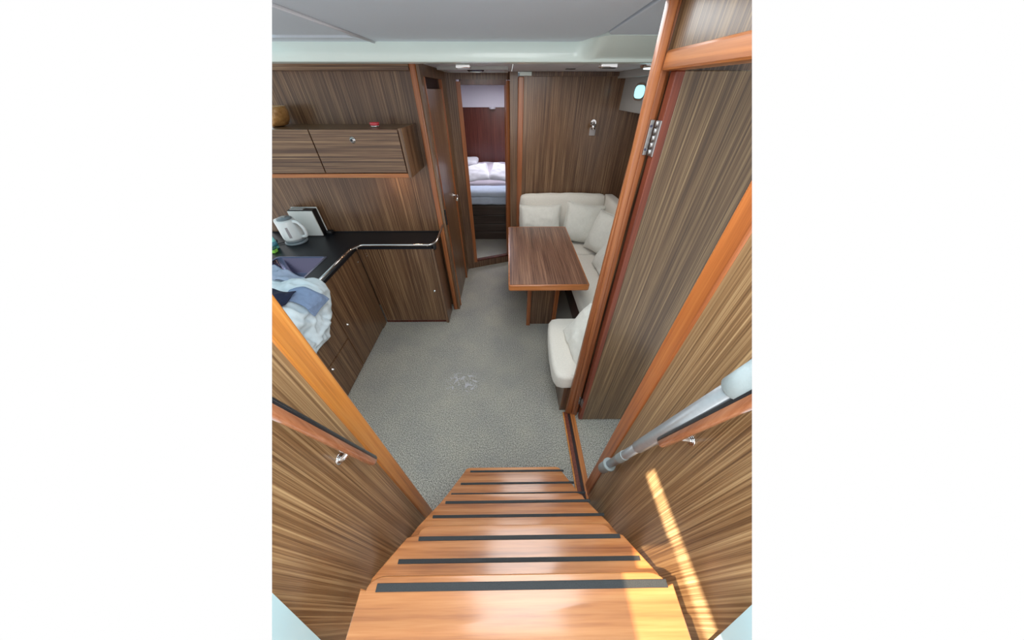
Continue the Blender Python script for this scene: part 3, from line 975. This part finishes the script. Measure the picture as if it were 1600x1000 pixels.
# laundry: crumpled cloths heaped over the sink, the white one hanging over the counter edge
def cloth(path, y_of, amp, seed, nu=90, nv=70, thick=0.006, xs=0.0):
    """path: x-z polyline across the counter (u); y_of(u, v) gives the sideways position"""
    P = [Vector((p[0], 0, p[1])) for p in path]
    ls = [0]
    for a_, b_ in zip(P, P[1:]):
        ls.append(ls[-1] + (b_ - a_).length)

    def on(u):
        s = u * ls[-1]
        for i in range(len(P) - 1):
            if s <= ls[i + 1] + 1e-9:
                t = (s - ls[i]) / (ls[i + 1] - ls[i])
                q = P[i].lerp(P[i + 1], t)
                return q
        return P[-1].copy()
    bm = bmesh.new()
    G = []
    for i in range(nu + 1):
        u = i / nu
        q = sum((on(min(1, max(0, u + d_))) for d_ in (-0.06, -0.03, 0, 0.03, 0.06)), Vector()) / 5
        tq = (on(min(1, u + 0.05)) - on(max(0, u - 0.05))).normalized()
        nrm = Vector((-tq.z, 0, tq.x)); nrm = nrm if nrm.z + nrm.x > 0 else -nrm
        row = []
        for j in range(nv + 1):
            v_ = j / nv
            y = y_of(u, v_)
            s_ = Vector((q.x * 5, y * 5, q.z * 5 + seed))
            rid = (1 - abs(noise.noise(s_ * 1.0)) * 2.6)
            rid2 = (1 - abs(noise.noise(s_ * 2.3 + Vector((4, 1, 2)))) * 2.6)
            rid3 = noise.noise(s_ * 5.5)
            h = amp * (0.45 + 0.55 * rid + 0.42 * rid2 + 0.30 * rid3)
            edge = min(1, min(v_, 1 - v_) * 7, (1 - u) * 7 + 0.25)
            wob = noise.noise_vector(s_ * 1.5) * 0.02
            p = Vector((q.x, y, q.z)) + nrm * max(0.004, h * (0.35 + 0.65 * edge)) + Vector((0, wob.y * 1.5, wob.z * (u > .7)))
            row.append(bm.verts.new(p))
        G.append(row)
    for i in range(nu):
        for j in range(nv):
            bm.faces.new((G[i][j], G[i + 1][j], G[i + 1][j + 1], G[i][j + 1])).smooth = True
    bmesh.ops.recalc_face_normals(bm, faces=bm.faces[:])
    r = bmesh.ops.solidify(bm, geom=bm.faces[:], thickness=thick)
    for f in bm.faces:
        f.smooth = True
    return bm


def y_white(u, v_):
    c = 1.36 - 0.10 * u
    half = 0.36 - 0.06 * u - 0.18 * max(0, (u - 0.62) / 0.38) ** 2.2
    if u < 0.35:
        half += 0.10 * (0.35 - u)
    lim = c + half * (v_ * 2 - 1)
    return lim


tag(obj('white_cloth', cloth([(-2.00, 0.937), (-1.60, 0.945), (-1.43, 0.968), (-1.375, 0.982), (-1.335, 0.95), (-1.345, 0.62)], y_white, 0.045, 0.0, 110, 80), 'white_cotton'),
    'large crumpled white shirt heaped over the sink and hanging over the counter edge', 'laundry')
tag(obj('grey_cloth', cloth([(-2.05, 0.955), (-1.85, 0.99), (-1.62, 0.975), (-1.50, 0.945)], lambda u, v_: 1.63 + 0.12 * v_ + (0.13 - 0.22 * u), 0.040, 5.0, 60, 24), 'grey_cotton'),
    'rumpled grey blue shirt sleeve along the back of the laundry heap', 'laundry')
tag(obj('blue_cloth', cloth([(-1.42, 1.020), (-1.355, 1.025), (-1.275, 0.975), (-1.262, 0.89)], lambda u, v_: 1.30 + 0.19 * v_ * (0.65 + 0.35 * u), 0.012, 9.0, 50, 40), 'blue_cotton'),
    'flat faded blue garment lying in the middle of the white laundry', 'laundry')
nv_ = cloth([(-1.98, 1.01), (-1.72, 1.045), (-1.52, 1.045), (-1.40, 1.04), (-1.33, 1.035)], lambda u, v_: 1.12 + 0.345 * v_ + 0.05 * math.sin(5 * u) - 0.05 * u, 0.028, 14.0, 60, 50)
tag(obj('navy_cloth', nv_, 'navy_cotton'), 'dark navy garment with soft folds at the left of the laundry heap', 'laundry')

# ------------------------------------------------------------------ dinette
tb = thing('dinette_table', 'rectangular veneered dinette table with orange edging on a panelled pedestal', 'table', (0.34, 2.5, 0))
TX0, TX1, TY0, TY1 = -0.010, 0.690, 1.872, 3.165
top = box(TX0 + 0.012, TX1 - 0.012, TY0 + 0.02, TY1 - 0.025, 0.700, 0.7405)
obj('tabletop', top, 'table_veneer', tb)


def rr_plan(x0, x1, y0, y1, r, n=5):
    return [(p.x, p.y) for p in rrect(x0, x1, y0, y1, r, 0, n)]


lip = prism(rr_plan(TX0, TX1, TY0, TY1, 0.022), 0.688, 0.739, 'z', 0.004)
obj('edging', smooth(lip), 'teak_x', tb)
obj('underframe', box(0.12, 0.58, 2.0, 3.05, 0.660, 0.688), 'mahogany', tb)
obj('pedestal', box(0.222, 0.468, 2.205, 2.90, 0.0, 0.660), 'veneer_dark', tb)
obj('corner_post', smooth(box(0.183, 0.224, 2.175, 2.225, 0.0, 0.660, 0.005)), 'teak', tb)
obj('corner_post', smooth(box(0.466, 0.507, 2.175, 2.225, 0.0, 0.660, 0.005)), 'teak', tb)
obj('corner_post', smooth(box(0.183, 0.224, 2.88, 2.93, 0.0, 0.660, 0.005)), 'teak', tb)
obj('corner_post', smooth(box(0.466, 0.507, 2.88, 2.93, 0.0, 0.660, 0.005)), 'teak', tb)
obj('latch', box(0.10, 0.16, 2.02, 2.05, 0.640, 0.688, 0.003), 'black_plastic', tb)

se = thing('settee', 'u shaped cream upholstered settee wrapped around the dinette table', 'sofa', (0.9, 2.5, 0))
bsn = bmesh.new()
box(0.73, 1.65, 1.76, 3.59, 0.0, 0.315, bm=bsn)
box(0.20, 0.73, 3.06, 3.59, 0.0, 0.315, bm=bsn)
obj('base', bsn, 'mahogany', se)
ab = bmesh.new()
box(0.405, 1.65, 1.135, 1.75, 0.0, 0.298, bm=ab)
obj('end_base', ab, 'veneer_dark', se)
obj('seat_cushion', soft_box(0.685, 1.28, 1.80, 3.03, 0.317, 0.452, 0.05, 0.012, 0.003, 14), 'upholstery', se)
obj('seat_cushion', soft_box(0.15, 1.28, 3.045, 3.48, 0.317, 0.452, 0.05, 0.012, 0.003, 14, 2), 'upholstery', se)
# aft seat cushion with rounded plan
pr = [(1.28, 1.79), (0.43, 1.79), (0.375, 1.775), (0.345, 1.73), (0.330, 1.60), (0.318, 1.40), (0.318, 1.24), (0.325, 1.19), (0.345, 1.145), (0.385, 1.130), (1.28, 1.130)]
sc = prism(pr, 0.300, 0.455, 'z')
bmesh.ops.bevel(sc, geom=[e for e in sc.edges if abs(e.verts[0].co.z - e.verts[1].co.z) < 1e-4 and min(e.verts[0].co.x, e.verts[1].co.x) < 1.2], offset=0.035, segments=5, affect='EDGES', profile=0.5)
obj('end_seat_cushion', smooth(sc, 60), 'upholstery', se)
obj('back_cushion', soft_box(0.148, 1.215, 3.460, 3.575, 0.455, 1.010, 0.045, 0.015, 0.006, 16, 4), 'upholstery', se)
obj('back_cushion', soft_box(1.22, 1.345, 1.25, 3.580, 0.455, 1.005, 0.03, 0.006, 0.004, 16, 6), 'upholstery', se)
obj('back_cushion', soft_box(0.56, 1.21, 1.175, 1.28, 0.458, 1.0, 0.04, 0.012, 0.004, 12, 8), 'upholstery', se)

from mathutils import Euler


def scatter(name, label, c, w_, h_, t_, rot, seed):
    t = thing(name, label, 'pillow', c, 'cream scatter cushions on the settee')
    bmp, seam = pillow(c, w_, h_, t_, Euler([math.radians(a) for a in rot]), seed)
    obj('cover', bmp, 'pillow_cloth', t)
    obj('piping', seam, 'pillow_cloth', t)
    return t


scatter('throw_pillow', 'cream square cushion at the left end of the settee back behind the table', (0.40, 3.355, 0.695), 0.53, 0.46, 0.080, (72, 0, 2), 1.0)
scatter('throw_pillow', 'cream cushion leaning in the settee corner right of the table', (0.94, 3.345, 0.705), 0.48, 0.48, 0.085, (68, 6, -8), 2.3)
scatter('throw_pillow', 'cream cushion turned sideways in the corner against the hull side', (1.14, 3.00, 0.70), 0.46, 0.48, 0.085, (68, 0, -62), 3.7)
scatter('throw_pillow', 'cream cushion on the hull side of the settee nearest the front post', (1.09, 2.50, 0.68), 0.50, 0.48, 0.08, (62, 0, -88), 5.1)
scatter('throw_pillow', 'cream creased cushion leaning on the rounded end seat', (0.565, 1.42, 0.600), 0.38, 0.36, 0.060, (60, 4, -84), 6.4)
scatter('throw_pillow', 'bluish white cushion on the end seat half hidden by the post', (0.615, 1.33, 0.625), 0.40, 0.42, 0.05, (66, 4, -96), 7.9)

# reading lamp on the dinette bulkhead, with the tag hanging below
la = thing('reading_lamp', 'small chrome reading lamp on the dinette bulkhead', 'lamp', (0.935, 3.6, 1.72))
obj('rosette', tube([(0.935, 3.6, 1.725), (0.935, 3.585, 1.725)], 0.030, 20), 'chrome', la)
obj('arm', tube(arc([(0.935, 3.59, 1.73), (0.935, 3.54, 1.735), (0.925, 3.52, 1.70)], 0.015, 4), 0.007, 10), 'chrome', la)
obj('head', tube([(0.925, 3.522, 1.725), (0.925, 3.518, 1.715), (0.920, 3.505, 1.670)], 0.02, 18, radii=[0.012, 0.022, 0.026]), 'chrome', la)
tag(obj('switch_plate', smooth(box(0.908, 0.975, 3.588, 3.599, 1.610, 1.685, 0.003)), 'paper'), 'small pale grey plate under the reading lamp', 'switch')

# two chrome strip lights under the pale beam, tiny label beside the galley
for x0, x1, y, lab in ((-0.325, -0.235, 2.28, 'short chrome strip light under the beam near the berth doorway'), (0.56, 0.66, 2.20, 'short dark chrome fitting under the beam near the front post')):
    sp_ = thing('ceiling_light', lab, 'ceiling light', ((x0 + x1) / 2, y, 2.118))
    obj('housing', smooth(box(x0, x1, y - 0.02, y + 0.05, 2.100, 2.119, 0.004)), 'chrome', sp_)
    obj('diffuser', box(x0 + 0.008, x1 - 0.008, y - 0.012, y + 0.042, 2.097, 2.100, 0.001), 'liner' if x0 < 0 else 'black_plastic', sp_)
hl_ = thing('ceiling_light', 'round glass light inside the low ceiling hatch frame', 'ceiling light', (-0.27, 3.0, 2.124))
obj('rim', lathe(-0.27, 3.02, [(0, 2.112), (0.06, 2.112), (0.07, 2.118), (0.07, 2.124), (0, 2.124)]), 'steel', hl_)
obj('glass', lathe(-0.27, 3.02, [(0, 2.105), (0.03, 2.106), (0.052, 2.112), (0, 2.1125)]), 'gelcoat', hl_)

# ------------------------------------------------------------------ berth
be = thing('berth', 'double berth with pale blue sheets seen through the doorway', 'bed', (-0.3, 5.4, 0))
obj('base', box(-0.93, 0.70, 4.475, 6.38, 0.0, 0.575), 'slat_dark', be)
for k, (z0, z1) in enumerate(((0.005, 0.135), (0.142, 0.272), (0.279, 0.420), (0.427, 0.572))):
    obj('drawer_front', box(-0.93, 0.70, 4.45, 4.475, z0, z1, 0.004), 'slat_dark', be)
obj('mattress', soft_box(-0.93, 0.69, 4.44, 6.37, 0.578, 0.735, 0.05, 0.01, 0.006, 14, 3), 'sheet', be)
obj('sheet', soft_box(-0.935, 0.695, 4.43, 4.85, 0.70, 0.80, 0.04, 0.012, 0.012, 16, 5), 'sheet', be)
obj('duvet', soft_box(-0.93, 0.69, 4.72, 6.375, 0.735, 0.865, 0.06, 0.012, 0.012, 18, 7), 'duvet', be)
for cx_, rz, lab in ((-0.60, 12, 'white bed pillow at the left of the berth'), (-0.06, -14, 'white bed pillow tipped up at the right of the berth')):
    t = thing('bed_pillow', lab, 'pillow', (cx_, 4.95, 0.87), 'bed pillows on the berth')
    bmp, seam = pillow((cx_, 4.98, 0.915), 0.55, 0.46, 0.07, Euler((math.radians(22), math.radians(-8 if rz > 0 else 10), math.radians(rz))), cx_ * 5)
    obj('cover', bmp, 'bed_pillow', t)
    obj('seam', seam, 'bed_pillow', t)
sf = bmesh.new()
tag(obj('folded_towel', soft_box(-0.92, -0.62, 5.8, 6.25, 0.885, 0.97, 0.03, 0.01, 0.006, 8), 'bed_pillow'), 'folded white towel at the far left corner of the berth', 'towel')
bl_ = thing('berth_lamp', 'tiny round white lamp under the pale liner in the berth cabin', 'lamp', (-0.30, 6.36, 1.76))
obj('rim', lathe(-0.30, 6.33, [(0, 1.725), (0.05, 1.725), (0.06, 1.735), (0.06, 1.75), (0, 1.75)]), 'liner', bl_)

# ------------------------------------------------------------------ keep only what stands inside the pictured wedge of the boat
bpy.context.view_layer.update()
mw = cam.matrix_world
rgt = (mw.to_3x3() @ Vector((1, 0, 0))).normalized()
fwd = (mw.to_3x3() @ Vector((0, 0, -1))).normalized()
HALF = 375.0
planes = [(rgt * FPX + fwd * HALF).normalized(), (-rgt * FPX + fwd * HALF).normalized()]
org = mw.translation.copy()
for o in list(SC.objects):
    if o.type != 'MESH' or o in KEEP:
        continue
    mo = o.matrix_world
    inv = mo.inverted()
    for n in planes:
        ds = [(mo @ v.co - org).dot(n) for v in o.data.vertices]
        if not ds or min(ds) >= 0:
            continue
        bm = bmesh.new()
        bm.from_mesh(o.data)
        if max(ds) <= 0:
            bm.clear()
        else:
            r = bmesh.ops.bisect_plane(bm, geom=bm.verts[:] + bm.edges[:] + bm.faces[:], dist=1e-6,
                                       plane_co=inv @ org, plane_no=(inv.to_3x3() @ n), clear_inner=True)
            ce = [e for e in r['geom_cut'] if isinstance(e, bmesh.types.BMEdge) and e.is_valid and e.is_boundary]
            if ce:
                q = bmesh.ops.holes_fill(bm, edges=ce, sides=0)
                for f in q['faces']:
                    f.smooth = False
        bm.to_mesh(o.data)
        bm.free()
for o in list(SC.objects):
    if o.type == 'MESH' and len(o.data.polygons) == 0:
        bpy.data.objects.remove(o)
for _ in range(2):
    for o in list(SC.objects):
        if o.type == 'EMPTY' and not o.children:
            bpy.data.objects.remove(o)
